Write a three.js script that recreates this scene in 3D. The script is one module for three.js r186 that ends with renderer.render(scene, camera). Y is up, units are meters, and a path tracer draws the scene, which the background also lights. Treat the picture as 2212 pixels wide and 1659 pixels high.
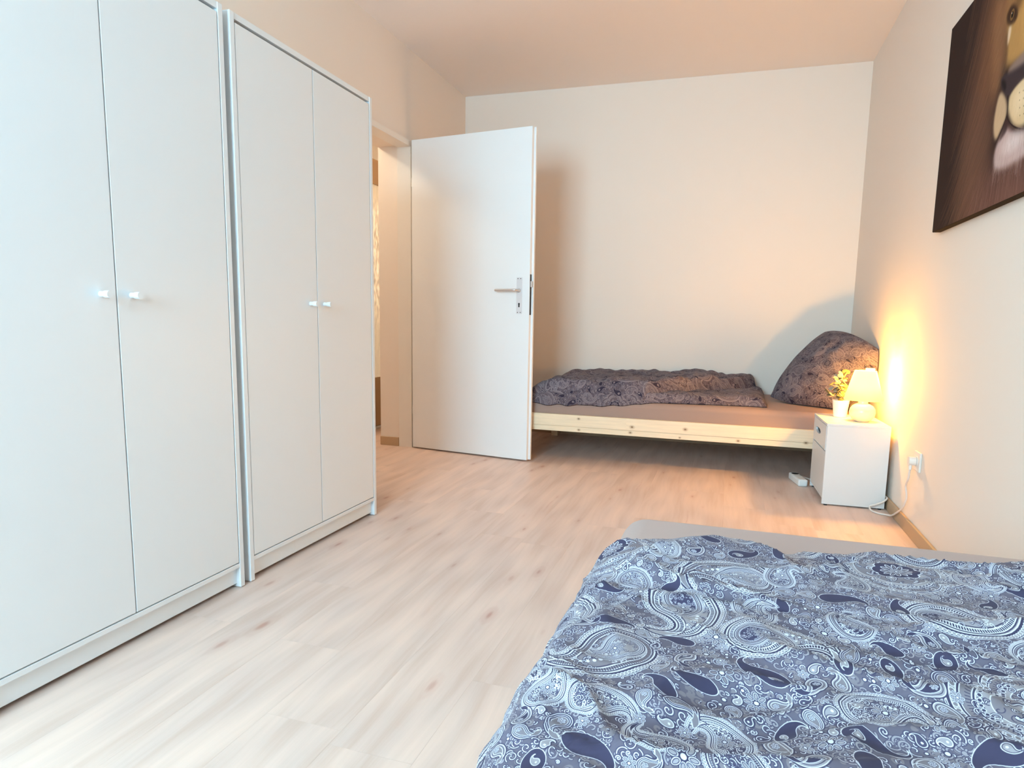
import * as THREE from 'three';
import { RoundedBoxGeometry } from 'three/addons/geometries/RoundedBoxGeometry.js';
import { mergeGeometries } from 'three/addons/utils/BufferGeometryUtils.js';
import { RectAreaLightUniformsLib } from 'three/addons/lights/RectAreaLightUniformsLib.js';
import { createNoise2D } from 'simplex-noise';

// ------------------------------------------------------------------ camera, sky, lights, exposure
const W = 2212, H = 1659, D2R = Math.PI / 180;
const scene = new THREE.Scene();
const camera = new THREE.PerspectiveCamera(2 * Math.atan(H / 2 / 1387.05) / D2R, W / H, 0.05, 60);
camera.position.set(0, 0.8751, 0);
camera.rotation.set(-7.4224 * D2R, 16.9419 * D2R, 1.1281 * D2R, 'YXZ');
camera.setViewOffset(W, H, -41.2, -40.7, W, H);
camera.updateProjectionMatrix();

const renderer = new THREE.WebGLRenderer({ antialias: true });
renderer.toneMapping = THREE.LinearToneMapping;
renderer.toneMappingExposure = 1.0;
renderer.shadowMap.enabled = true;
renderer.shadowMap.type = THREE.PCFSoftShadowMap;
RectAreaLightUniformsLib.init();

scene.background = new THREE.Color(0.7, 0.9, 1.05).multiplyScalar(1.5);

const WIN = { x0: -1.78, x1: -0.36, y0: 0.85, y1: 2.28, z: 1.35 };
const daylight = new THREE.RectAreaLight(new THREE.Color(0.47, 0.80, 1.0), 37, 3.2, 2.6);   // the bright sky in front of the window
daylight.name = 'window_daylight';
daylight.position.set((WIN.x0 + WIN.x1) / 2, 2.0, WIN.z + 1.0);
daylight.rotation.set(-0.22, 0, 0);            // faces the window and slants down
scene.add(daylight);

const LAMP = { x: 0.652, z: -3.497, bulbY: 0.592, color: new THREE.Color(1.0, 0.48, 0.06), power: 2.15 };
const ADDED_HALL_LIGHT = 2.35;

// ------------------------------------------------------------------ helpers
let seed = 7;
const rnd = () => { seed = (seed + 0x6d2b79f5) | 0; let t = Math.imul(seed ^ (seed >>> 15), 1 | seed); t = (t + Math.imul(t ^ (t >>> 7), 61 | t)) ^ t; return ((t ^ (t >>> 14)) >>> 0) / 4294967296; };
const rr = (a, b) => a + (b - a) * rnd();
const noise2 = createNoise2D(rnd), noiseB = createNoise2D(rnd);
const clamp = (x, a, b) => Math.min(b, Math.max(a, x));
const smooth = (a, b, x) => { const t = clamp((x - a) / (b - a), 0, 1); return t * t * (3 - 2 * t); };
const lerp = (a, b, t) => a + (b - a) * t;

const used = new Map();
function numbered(name) { const n = used.get(name) ?? 0; used.set(name, n + 1); return n ? `${name}_${String(n).padStart(3, '0')}` : name; }
function tag(o, label, category, group, kind) {
  if (label) o.userData.label = label;
  if (category) o.userData.category = category;
  if (group) o.userData.group = group;
  if (kind) o.userData.kind = kind;
  return o;
}
function mesh(name, geo, mat, parent, pos) {
  const m = new THREE.Mesh(geo, mat);
  m.name = parent === scene ? numbered(name) : name;
  if (pos) m.position.set(...pos);
  m.castShadow = m.receiveShadow = true;
  parent.add(m);
  return m;
}
function thing(name, pos, label, category, group, turn = 0) {
  const g = new THREE.Group();
  g.name = numbered(name);
  g.position.set(...pos);
  g.rotation.y = turn;
  scene.add(g);
  return tag(g, label, category, group);
}
function structure(name, geo, mat, parent = scene, pos) {
  const m = mesh(name, geo, mat, parent, pos);
  if (parent === scene) m.userData.kind = 'structure';
  return m;
}
function structureGroup(name, pos = [0, 0, 0], turn = 0) {
  const g = new THREE.Group();
  g.name = name; g.position.set(...pos); g.rotation.y = turn; g.userData.kind = 'structure';
  scene.add(g);
  return g;
}
function span(x0, x1, y0, y1, z0, z1, r = 0) {   // a box between two corners
  const w = x1 - x0, h = y1 - y0, d = z1 - z0;
  const g = r ? new RoundedBoxGeometry(w, h, d, 2, r) : new THREE.BoxGeometry(w, h, d);
  return g.translate((x0 + x1) / 2, (y0 + y1) / 2, (z0 + z1) / 2);
}
const joined = (list) => mergeGeometries(list.map((g) => { const n = g.index ? g.toNonIndexed() : g; return n; }));
function planarUV(g, fu, fv) {
  const p = g.attributes.position, uv = new Float32Array(p.count * 2);
  for (let i = 0; i < p.count; i++) { const x = p.getX(i), y = p.getY(i), z = p.getZ(i); uv[2 * i] = fu(x, y, z); uv[2 * i + 1] = fv(x, y, z); }
  g.setAttribute('uv', new THREE.BufferAttribute(uv, 2));
  return g;
}
const std = (color, roughness = 0.6, more = {}) => new THREE.MeshPhysicalMaterial({ color, roughness, ...more });
function canvasTexture(w, h, draw) {
  const c = document.createElement('canvas'); c.width = w; c.height = h;
  draw(c.getContext('2d'), w, h);
  const t = new THREE.CanvasTexture(c);
  t.colorSpace = THREE.SRGBColorSpace; t.wrapS = t.wrapT = THREE.RepeatWrapping; t.magFilter = THREE.LinearFilter;
  return t;
}
function dataTexture(w, h, fn, srgb = true) {
  const d = new Uint8Array(w * h * 4), out = [0, 0, 0];
  for (let y = 0, i = 0; y < h; y++) for (let x = 0; x < w; x++, i += 4) { fn(x, y, out); d[i] = clamp(out[0], 0, 255); d[i + 1] = clamp(out[1], 0, 255); d[i + 2] = clamp(out[2], 0, 255); d[i + 3] = 255; }
  const t = new THREE.DataTexture(d, w, h);
  if (srgb) t.colorSpace = THREE.SRGBColorSpace;
  t.wrapS = t.wrapT = THREE.RepeatWrapping; t.magFilter = THREE.LinearFilter; t.needsUpdate = true;
  return t;
}

// ------------------------------------------------------------------ textures
// pale oak laminate: eight board prints of 1.28 m x 0.19 m, one above the other
const BOARD_L = 1.28, BOARD_W = 0.19, STRIPS = 8;
const boardKnots = Array.from({ length: STRIPS }, () => Array.from({ length: 2 + Math.floor(rnd() * 3) }, () => ({ x: rr(0.05, 1.23), y: rr(0.03, 0.16), r: rr(0.005, 0.012), s: Math.pow(rnd(), 1.6) * 0.9 + 0.1 })));
const boardCracks = Array.from({ length: STRIPS }, () => Array.from({ length: rnd() < 0.6 ? 1 : 0 }, () => ({ x: rr(0.1, 0.7), y: rr(0.03, 0.16), l: rr(0.25, 0.5) })));
const oak = dataTexture(2048, 2048, (px, py, o) => {
  const s = Math.floor(py / 256), x = px / 2048 * BOARD_L, y = (py % 256) / 256 * BOARD_W, q = s * 17.3;
  const wav = 0.012 * noise2(x * 1.6 + q, y * 4);
  let v = 0.55 * noise2(x * 0.9 + q, (y + wav) * 16 + q) + 0.3 * noise2(x * 2.6 - q, (y + wav) * 46) + 0.16 * noiseB(x * 7 + q, (y + wav) * 170) + 0.07 * noiseB(x * 22, y * 520 + q);
  const cloud = noiseB(x * 2.2 + q * 3, y * 9 - q);
  let dark = 0;
  for (const k of boardKnots[s]) {
    const dx = (x - k.x) / 3.2, dy = y - k.y, d = Math.hypot(dx, dy) / k.r;
    if (d < 4) dark += k.s * (0.75 * Math.exp(-d * d * 1.6) + 0.35 * Math.exp(-d * d * 0.35) * (0.6 + 0.4 * Math.sin(d * 5 + 3 * v)));
  }
  for (const c of boardCracks[s]) {
    const t = (x - c.x) / c.l;
    if (t > 0 && t < 1) { const yc = c.y + 0.006 * noise2(x * 5 + q, 3.3); dark += 0.55 * Math.sin(Math.PI * t) * Math.exp(-Math.pow((y - yc) / 0.0028, 2)) * (0.6 + 0.4 * noiseB(x * 14, q)); }
  }
  const warm = 0.5 * cloud;
  const L = 1 + 0.042 * v + 0.04 * cloud - 0.13 * dark, R = 221, G = 195, B = 182;
  const sh = 0.05 * Math.min(0, v + 0.5 * cloud); o[0] = R * L; o[1] = G * (L + 0.5 * sh - 0.012 * warm - 0.11 * dark); o[2] = B * (L + sh - 0.03 * warm - 0.14 * dark);
});
oak.anisotropy = 8;

// pine for the bed frames: 2 m along u, one board high along v
const railKnots = [[0.854, 0.80, 0.8], [0.0176, 0.52, 1.1], [0.1726, 0.59, 1.1], [0.855, 0.14, 0.8], [0.0128, 0.19, 0.9], [0.158, 0.10, 0.6], [0.321, 0.15, 0.9], [0.62, 0.7, 0.9], [0.5, 0.3, 1]];
const pine = dataTexture(2048, 128, (px, py, o) => {
  const u = px / 2048, v = py / 128;
  let g = 0.5 * noise2(u * 5, v * 5 + 40) + 0.35 * noise2(u * 14, v * 16 + 9) + 0.2 * noiseB(u * 40, v * 60), dark = 0;
  for (const [ku, kv, ks] of railKnots) { const d = Math.hypot((u - ku) * 2.0 / 1.4, (v - kv) * 0.105) / (0.0046 * ks); if (d < 5) dark += 1.2 * Math.exp(-d * d * 0.9) + 0.16 * Math.exp(-Math.pow(d - 1.9, 2) * 2); }
  const L = 1 + 0.04 * g - 0.42 * dark;
  o[0] = 240 * L; o[1] = 214 * (L - 0.1 * dark); o[2] = 180 * (L - 0.2 * dark);
});

// paisley print of the bed linen (0.68 m repeat)
const PAISLEY = 0.68;
function bezierLine(segs, n = 16) {
  const pts = [];
  for (const [a, b, c, d] of segs) for (let i = 0; i < n; i++) { const t = i / n, k = 1 - t; pts.push([k * k * k * a[0] + 3 * k * k * t * b[0] + 3 * k * t * t * c[0] + t * t * t * d[0], k * k * k * a[1] + 3 * k * k * t * b[1] + 3 * k * t * t * c[1] + t * t * t * d[1]]); }
  return pts;
}
const BOTEH = bezierLine([
  [[0.62, -0.78], [0.42, -1.1], [-0.2, -1.05], [-0.5, -0.45]],
  [[-0.5, -0.45], [-0.75, 0.1], [-0.62, 0.95], [0.02, 0.97]],
  [[0.02, 0.97], [0.6, 0.97], [0.72, 0.35], [0.48, 0.02]],
  [[0.48, 0.02], [0.28, -0.25], [0.02, -0.38], [0.1, -0.66]],
  [[0.1, -0.66], [0.16, -0.86], [0.42, -0.92], [0.62, -0.78]],
]);
function paisleyPrint(g, S) {
  const NAVY = '#39354f', DEEP = '#47435b', LINE = '#d2d3da', MID = '#7a727a', GREY = '#969096';
  g.fillStyle = '#605a69'; g.fillRect(0, 0, S, S);
  g.lineJoin = g.lineCap = 'round';
  const around = (x, y, r, f) => { const s0 = seed; for (const ox of [-S, 0, S]) for (const oy of [-S, 0, S]) if (x + ox > -r && x + ox < S + r && y + oy > -r && y + oy < S + r) { seed = s0; g.save(); g.translate(x + ox, y + oy); f(); g.restore(); } };
  const path = (pts, close = true) => { g.beginPath(); pts.forEach((p, i) => (i ? g.lineTo(p[0], p[1]) : g.moveTo(p[0], p[1]))); if (close) g.closePath(); };
  const grown = (pts, d) => pts.map((p, i) => { const a = pts[(i + pts.length - 1) % pts.length], b = pts[(i + 1) % pts.length], tx = b[0] - a[0], ty = b[1] - a[1], l = Math.hypot(tx, ty) || 1; return [p[0] + ty / l * d, p[1] - tx / l * d]; });
  const dot = (x, y, r, c) => { g.fillStyle = c; g.beginPath(); g.arc(x, y, r, 0, 7); g.fill(); };
  const pen = (c, w) => { g.strokeStyle = c; g.lineWidth = w; };
  const walk = (pts, step, f) => { let acc = 0; for (let i = 0; i < pts.length; i++) { const a = pts[i], b = pts[(i + 1) % pts.length], l = Math.hypot(b[0] - a[0], b[1] - a[1]); let t = step - acc; while (t <= l) { f(a[0] + (b[0] - a[0]) * t / l, a[1] + (b[1] - a[1]) * t / l, Math.atan2(b[1] - a[1], b[0] - a[0])); t += step; } acc = (acc + l) % step; } };
  function flower(r, n, rot, fill) {
    g.save(); g.rotate(rot);
    for (let k = 0; k < n; k++) { g.save(); g.rotate(k * 2 * Math.PI / n); g.beginPath(); g.ellipse(0, -r * 0.66, r * 1.3 / n * 1.2, r * 0.33, 0, 0, 7); g.fillStyle = fill; g.fill(); pen(NAVY, Math.max(4, r * 0.16)); g.stroke(); pen(LINE, Math.max(2, r * 0.06)); g.stroke(); g.restore(); }
    dot(0, 0, r * 0.3, NAVY); dot(0, 0, r * 0.2, LINE); g.restore();
  }
  function spiral(r, turns, lw, c) { pen(c, lw); g.beginPath(); for (let i = 0; i <= 30; i++) { const t = i / 30, a = t * turns * 2 * Math.PI, q = r * (1 - 0.85 * t); g.lineTo(q * Math.cos(a), q * Math.sin(a)); } g.stroke(); }
  function scribble(R, n) {   // fine curls inside a motif
    for (let i = 0; i < n; i++) { const a = rnd() * 7, q = R * Math.sqrt(rnd()), r = rr(6, 17), t = rnd() * 7, tu = rr(0.5, 1.3), k = rnd(); g.save(); g.translate(q * Math.cos(a), q * Math.sin(a)); g.rotate(t); if (k < 0.5) spiral(r, tu, 7, NAVY); spiral(r, tu, k < 0.75 ? 2.6 : 3.4, k < 0.75 ? LINE : DEEP); g.restore(); }
  }
  function boteh(s, style, depth = 0) {
    const pts = BOTEH.map((p) => [p[0] * s, p[1] * s]), lw = Math.max(2.2, Math.min(3.6, s * 0.02));
    if (s > 80) {   // scalloped rim, two outlines, a ladder band, a nested drop and curls
      const o = grown(pts, -s * 0.09);
      path(grown(pts, -s * 0.15)); g.fillStyle = NAVY; g.fill(); pen(LINE, lw * 0.8); g.stroke();
      walk(o, s * 0.068, (x, y) => { dot(x, y, s * 0.036, GREY); pen(LINE, lw * 0.8); g.beginPath(); g.arc(x, y, s * 0.036, 0, 7); g.stroke(); });
      path(pts); g.fillStyle = GREY; g.fill(); pen(LINE, lw * 1.2); g.stroke();
      path(grown(pts, s * 0.035)); pen(NAVY, lw * 1.2); g.stroke();
      const b = grown(pts, s * 0.055), c = grown(pts, s * 0.135);
      g.save(); path(pts); g.clip();
      path(b); g.fillStyle = style === 2 ? NAVY : MID; g.fill(); pen(LINE, lw); g.stroke();
      walk(b, s * 0.045, (x, y, a) => { pen(style === 2 ? LINE : NAVY, lw * 0.9); g.beginPath(); g.moveTo(x, y); g.lineTo(x + Math.cos(a + Math.PI / 2) * s * -0.08, y + Math.sin(a + Math.PI / 2) * s * -0.08); g.stroke(); });
      path(c); g.fillStyle = style === 0 ? NAVY : style === 1 ? MID : GREY; g.fill(); pen(LINE, lw * 1.1); g.stroke();
      path(grown(pts, s * 0.165)); pen(style === 0 ? LINE : NAVY, lw); g.stroke();
      g.save(); path(c); g.clip();
      g.save(); g.translate(0, s * 0.36); scribble(s * 0.5, 80); g.restore(); g.save(); g.translate(-s * 0.15, -s * 0.3); scribble(s * 0.34, 40); g.restore();
      if (depth === 0) { g.save(); g.translate(s * 0.02, s * 0.30); g.scale(0.52, 0.52); boteh(s, (style + 1) % 3, 1); g.restore(); } else flower(s * 0.3, 8, 0.2, GREY);
      for (let k = 0; k < 7; k++) { const t = k / 6; dot(lerp(-s * 0.26, s * 0.1, t * t), lerp(-s * 0.1, -s * 0.76, t), s * 0.035 * (1 - 0.5 * t), LINE); }
      g.restore(); g.restore();
    } else {
      path(grown(pts, -5)); g.fillStyle = NAVY; g.fill();
      path(pts); g.fillStyle = style === 2 ? DEEP : GREY; g.fill(); pen(LINE, lw * 1.2); g.stroke();
      if (s > 24) { path(grown(pts, s * 0.13)); pen(style === 2 ? LINE : NAVY, lw * 0.9); g.stroke(); }
      if (s > 34) { path(grown(pts, s * 0.24)); g.fillStyle = style === 1 ? NAVY : MID; g.fill(); pen(LINE, lw * 0.8); g.stroke(); g.save(); g.translate(0, s * 0.4); flower(s * 0.22, 6, 0.3, LINE); g.restore(); }
      else dot(0, s * 0.4, s * 0.16, LINE);
    }
  }
  function medallion(R) {
    const ring = (r, n, amp) => Array.from({ length: 120 }, (_, i) => { const a = i / 120 * 2 * Math.PI, q = r * (1 + amp * Math.pow(Math.abs(Math.cos(a * n / 2)), 0.6)); return [q * Math.cos(a) * 1.15, q * Math.sin(a)]; });
    [[1, NAVY], [0.96, GREY], [0.9, NAVY], [0.87, MID], [0.76, NAVY], [0.73, GREY], [0.6, MID]].forEach(([k, c]) => { path(ring(R * k * 0.8, 4, 0.3)); g.fillStyle = c; g.fill(); pen(LINE, 3); g.stroke(); });
    walk(ring(R * 0.655, 4, 0.3), R * 0.045, (x, y, a) => { pen(NAVY, 2.6); g.beginPath(); g.moveTo(x, y); g.lineTo(x + Math.cos(a + 1.57) * R * 0.05, y + Math.sin(a + 1.57) * R * 0.05); g.stroke(); });
    g.save(); path(ring(R * 0.76, 4, 0.3)); g.clip(); scribble(R * 0.95, 190); g.restore();
    for (const [q, n, c] of [[0.745, 0.05, MID], [0.555, 0.042, NAVY]]) walk(ring(R * q, 4, 0.3), R * n * 1.7, (x, y) => { dot(x, y, R * n * 0.62, c); pen(LINE, 2.2); g.beginPath(); g.arc(x, y, R * n * 0.62, 0, 7); g.stroke(); });
    for (let k = 0; k < 8; k++) { g.save(); g.rotate((k + 0.5) * Math.PI / 4); g.translate(R * 0.43, 0); g.rotate(1.3); boteh(R * 0.13, k % 2 ? 2 : 1); g.restore(); }
    path(ring(R * 0.3, 8, 0.2)); g.fillStyle = NAVY; g.fill(); pen(LINE, 3); g.stroke();
    flower(R * 0.27, 12, 0, MID); flower(R * 0.13, 8, 0.2, GREY);
  }
  // ground of fine curls
  for (let i = 0; i < 11000; i++) { const x = rnd() * S, y = rnd() * S, r = rr(6, 22), t = rnd() * 7, tu = rr(0.5, 1.5), k = rnd(); around(x, y, 40, () => { g.rotate(t); if (k < 0.45) { spiral(r, tu, 9, DEEP); spiral(r, tu, 2.8, LINE); } else if (k < 0.8) { spiral(r, tu, 9, DEEP); spiral(r, tu, 5, GREY); } else spiral(r, tu, 7, MID); }); }
  const placed = [];
  const free = (x, y, r, k) => placed.every((p) => { let dx = Math.abs(p[0] - x), dy = Math.abs(p[1] - y); dx = Math.min(dx, S - dx); dy = Math.min(dy, S - dy); return Math.hypot(dx, dy) > (p[2] + r) * k; });
  const scatter = (count, r0, r1, k, tries, f) => { for (let i = 0, n = 0; i < tries && n < count; i++) { const x = rnd() * S, y = rnd() * S, r = rr(r0, r1); if (free(x, y, r, k)) { placed.push([x, y, r]); n++; const st = Math.floor(rnd() * 3), rot = rnd() * 7, fl = rnd() < 0.5 ? -1 : 1; around(x, y, r * 1.6, () => f(r, st, rot, fl)); } } };
  const sc = S / 2048;
  scatter(3, 230 * sc, 260 * sc, 1, 400, (r) => medallion(r));
  scatter(9, 180 * sc, 225 * sc, 0.84, 4000, (r, st, rot, fl) => { g.rotate(rot); g.scale(fl, 1); boteh(r * 1.02, st); });
  // plain navy hooks between the motifs
  scatter(34, 56 * sc, 105 * sc, 0.8, 9000, (r, st, rot, fl) => { g.rotate(rot); g.scale(fl * 0.72, 1); path(BOTEH.map((p) => [p[0] * r, p[1] * r])); g.fillStyle = NAVY; g.fill(); pen(LINE, 3); g.stroke(); if (st) { g.translate(0, r * 0.45); g.rotate(2); boteh(r * 0.3, 1); } });
  scatter(24, 86 * sc, 120 * sc, 0.84, 9000, (r, st, rot, fl) => { g.rotate(rot); g.scale(fl, 1); boteh(r * 1.02, st, 1); });
  scatter(100, 36 * sc, 60 * sc, 0.88, 16000, (r, st, rot, fl) => { if (st === 1 && r < 46 * sc) flower(r, 8, rot, fl > 0 ? MID : GREY); else { g.rotate(rot); g.scale(fl, 1); boteh(r * 1.02, st); } });
  scatter(240, 17 * sc, 28 * sc, 0.92, 16000, (r, st, rot, fl) => { g.rotate(rot); if (st) { g.scale(fl, 1); boteh(r, st); } else flower(r, 6, 0, GREY); });
  scatter(500, 7 * sc, 11 * sc, 1.05, 9000, (r, st) => { dot(0, 0, r, NAVY); dot(0, 0, r * 0.62, LINE); });
}
const paisley = canvasTexture(2048, 2048, (g) => paisleyPrint(g, 2048));
paisley.anisotropy = 8;
// weave relief of the bed linen
const weave = dataTexture(256, 256, (x, y, o) => { const v = 128 + 34 * noiseB(x * 0.09, y * 0.09) + 40 * (((x >> 1) + (y >> 1)) % 2) + 20 * noise2(x * 0.5, y * 0.02); o[0] = o[1] = o[2] = v; }, false);

// rippled glass: backlight painted into the pane as glowing bright and dull streaks
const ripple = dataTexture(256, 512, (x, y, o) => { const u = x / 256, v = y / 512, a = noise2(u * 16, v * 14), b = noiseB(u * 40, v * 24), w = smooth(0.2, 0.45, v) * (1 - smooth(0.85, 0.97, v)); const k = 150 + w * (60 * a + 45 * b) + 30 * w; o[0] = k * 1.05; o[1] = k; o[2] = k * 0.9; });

// print of the lion canvas: a lion's face half lost in the dark
const lionPrint = canvasTexture(1200, 760, (g, w, h) => {
  const X = (u) => u * w, Y = (v) => v * h, rgba = (c, a) => `rgba(${c.map((k) => k | 0).join(',')},${a})`;
  g.fillStyle = '#33231f'; g.fillRect(0, 0, w, h);
  const blob = (u, v, ru, rv, c, a, rot = 0) => { g.save(); g.translate(X(u), Y(v)); g.rotate(rot); g.scale(ru * w, rv * h); const q = g.createRadialGradient(0, 0, 0, 0, 0, 1); q.addColorStop(0, rgba(c, a)); q.addColorStop(0.55, rgba(c, a * 0.6)); q.addColorStop(1, rgba(c, 0)); g.fillStyle = q; g.fillRect(-1, -1, 2, 2); g.restore(); };
  const soft = (pts, c, a, blur) => {   // closed smooth patch with feathered edge
    const n = pts.length, mid = (i) => [(pts[i % n][0] + pts[(i + 1) % n][0]) / 2, (pts[i % n][1] + pts[(i + 1) % n][1]) / 2];
    g.save(); g.filter = `blur(${blur}px)`; g.fillStyle = rgba(c, a); g.beginPath(); const m = mid(n - 1); g.moveTo(X(m[0]), Y(m[1]));
    for (let i = 0; i < n; i++) { const e = mid(i); g.quadraticCurveTo(X(pts[i][0]), Y(pts[i][1]), X(e[0]), Y(e[1])); }
    g.fill(); g.restore();
  };
  const hair = (n, u0, u1, v0, v1, len, lean, c0, c1, a, wd = 2) => { for (let i = 0; i < n; i++) { const u = rr(u0, u1), v = rr(v0, v1), l = rr(0.4, 1) * len, t = rnd(), k = lean(u, v); g.strokeStyle = rgba(c0.map((q, j) => lerp(q, c1[j], t)), a * rr(0.4, 1)); g.lineWidth = rr(0.6, 1) * wd; g.beginPath(); g.moveTo(X(u), Y(v)); g.quadraticCurveTo(X(u + k * l * 0.3), Y(v + l * 0.5), X(u + k * l), Y(v + l)); g.stroke(); } };
  const mirror = (pts) => pts.map(([u, v]) => [1.27 - u, v]);
  // mane: dark far edge, red-brown inner locks
  blob(0.36, 0.45, 0.16, 0.7, [118, 78, 58], 0.9, 0.06); blob(0.33, 0.85, 0.17, 0.5, [112, 78, 64], 0.85); blob(0.42, 0.2, 0.12, 0.42, [140, 92, 60], 0.75, 0.15);
  blob(0.92, 0.45, 0.2, 0.7, [118, 78, 58], 0.9); blob(0.62, 1.0, 0.4, 0.26, [124, 82, 70], 0.98);
  hair(900, 0.2, 0.46, -0.1, 1, 0.26, (u, v) => -0.25 - 0.5 * v, [70, 46, 36], [150, 104, 76], 0.3, 3);
  hair(260, 0.16, 0.3, 0.3, 1, 0.2, (u) => -0.3, [52, 36, 32], [120, 96, 84], 0.22, 3);
  hair(700, 0.8, 1.05, -0.1, 1, 0.26, (u, v) => 0.25 + 0.5 * v, [70, 46, 36], [150, 104, 76], 0.3, 3);
  hair(700, 0.36, 0.95, 0.82, 1.02, 0.16, (u) => (u - 0.63) * 0.8, [84, 54, 46], [168, 120, 104], 0.3, 3);
  // brow, bridge of the nose, cheeks
  blob(0.6, 0.12, 0.16, 0.34, [176, 122, 68], 0.95);
  for (const f of [(q) => q, mirror]) {
    soft(f([[0.378, 0.1], [0.483, 0.2], [0.50, 0.443], [0.477, 0.493], [0.448, 0.6], [0.42, 0.5], [0.385, 0.3]]), [150, 104, 72], 0.75, 22);
    soft(f([[0.47, 0.1], [0.54, 0.1], [0.53, 0.25], [0.49, 0.3], [0.455, 0.26]]), [168, 118, 74], 0.7, 18);
  }
  soft([[0.483, 0.24], [0.53, 0.3], [0.60, 0.25], [0.66, 0.25], [0.74, 0.3], [0.77, 0.44], [0.74, 0.48], [0.63, 0.495], [0.514, 0.478], [0.495, 0.43]], [196, 146, 86], 0.95, 12);
  soft([[0.57, 0.1], [0.63, 0.05], [0.69, 0.1], [0.68, 0.46], [0.58, 0.46]], [214, 162, 98], 0.7, 20);
  for (const f of [(q) => q, mirror]) {
    soft(f([[0.483, 0.31], [0.50, 0.34], [0.505, 0.42], [0.50, 0.47], [0.487, 0.4]]), [104, 70, 48], 0.75, 7);
    soft(f([[0.497, 0.302], [0.516, 0.318], [0.512, 0.36], [0.50, 0.39], [0.493, 0.34]]), [236, 204, 172], 0.95, 4);
    soft(f([[0.471, 0.245], [0.504, 0.226], [0.545, 0.275], [0.545, 0.318], [0.50, 0.31], [0.478, 0.285]]), [62, 40, 28], 0.95, 5);
    const e = f([[0.51, 0.274]])[0];
    g.fillStyle = '#7b5733'; g.beginPath(); g.ellipse(X(e[0]), Y(e[1]), 15, 16, 0, 0, 7); g.fill(); g.fillStyle = '#1a120e'; g.beginPath(); g.ellipse(X(e[0]), Y(e[1]), 8, 9, 0, 0, 7); g.fill(); g.fillStyle = 'rgba(255,240,220,0.8)'; g.beginPath(); g.arc(X(e[0]) - 5, Y(e[1]) - 6, 2.6, 0, 7); g.fill();
  }
  hair(900, 0.4, 0.87, 0.0, 0.5, 0.05, (u) => (u - 0.635) * 3, [110, 72, 40], [240, 190, 124], 0.2, 1.6);
  // muzzle pads
  for (const f of [(q) => q, mirror]) soft(f([[0.485, 0.54], [0.532, 0.594], [0.548, 0.668], [0.52, 0.705], [0.487, 0.748], [0.458, 0.677], [0.466, 0.589]]), [214, 178, 140], 0.95, 6);
  soft([[0.635, 0.56], [0.56, 0.572], [0.541, 0.624], [0.561, 0.68], [0.605, 0.74], [0.67, 0.76], [0.725, 0.70], [0.735, 0.62], [0.70, 0.57]], [232, 198, 152], 0.98, 7);
  blob(0.62, 0.64, 0.06, 0.08, [250, 220, 180], 0.8);
  hair(340, 0.46, 0.8, 0.56, 0.72, 0.03, (u) => (u - 0.635) * 4, [150, 112, 80], [255, 232, 200], 0.25, 1.4);
  for (let r = 0; r < 4; r++) for (let k = 0; k < 5; k++) { g.fillStyle = 'rgba(90,56,40,0.6)'; g.beginPath(); g.arc(X(0.61 + k * 0.022 + r * 0.006), Y(0.615 + r * 0.03 + k * 0.004), 2.2, 0, 7); g.fill(); }
  // nose leather and the lines of the mouth
  soft([[0.478, 0.496], [0.50, 0.49], [0.545, 0.503], [0.588, 0.504], [0.635, 0.5], [0.69, 0.503], [0.75, 0.49], [0.78, 0.5], [0.75, 0.55], [0.69, 0.575], [0.62, 0.572], [0.579, 0.58], [0.553, 0.594], [0.535, 0.598], [0.512, 0.566], [0.486, 0.53]], [66, 50, 52], 0.98, 3);
  soft([[0.509, 0.494], [0.55, 0.474], [0.635, 0.468], [0.72, 0.48], [0.75, 0.498], [0.64, 0.515], [0.58, 0.512]], [150, 126, 116], 0.9, 6);
  soft([[0.482, 0.505], [0.505, 0.512], [0.522, 0.54], [0.52, 0.565], [0.50, 0.545]], [30, 20, 20], 0.85, 4);
  g.lineCap = 'round'; g.strokeStyle = 'rgba(44,28,26,0.95)'; g.lineWidth = 5; g.beginPath(); g.moveTo(X(0.539), Y(0.59)); g.quadraticCurveTo(X(0.55), Y(0.63), X(0.546), Y(0.668)); g.quadraticCurveTo(X(0.53), Y(0.705), X(0.489), Y(0.752)); g.stroke();
  g.beginPath(); g.moveTo(X(0.546), Y(0.668)); g.quadraticCurveTo(X(0.575), Y(0.73), X(0.66), Y(0.768)); g.quadraticCurveTo(X(0.73), Y(0.775), X(0.79), Y(0.74)); g.stroke();
  soft([[0.546, 0.672], [0.57, 0.715], [0.62, 0.758], [0.565, 0.752], [0.505, 0.762], [0.49, 0.756], [0.525, 0.71]], [70, 46, 42], 0.9, 5);
  // chin
  soft([[0.553, 0.71], [0.515, 0.738], [0.487, 0.775], [0.492, 0.85], [0.54, 0.872], [0.63, 0.875], [0.72, 0.865], [0.77, 0.80], [0.74, 0.765], [0.661, 0.775], [0.605, 0.76]], [206, 176, 168], 0.97, 8);
  blob(0.6, 0.79, 0.08, 0.05, [240, 220, 214], 0.8);
  hair(420, 0.49, 0.77, 0.74, 0.87, 0.07, (u) => (u - 0.63) * 0.7, [160, 120, 110], [250, 230, 222], 0.35, 2);
  soft([[0.553, 0.69], [0.56, 0.73], [0.53, 0.745], [0.51, 0.755], [0.53, 0.72]], [64, 42, 40], 0.75, 5);
});

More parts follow.
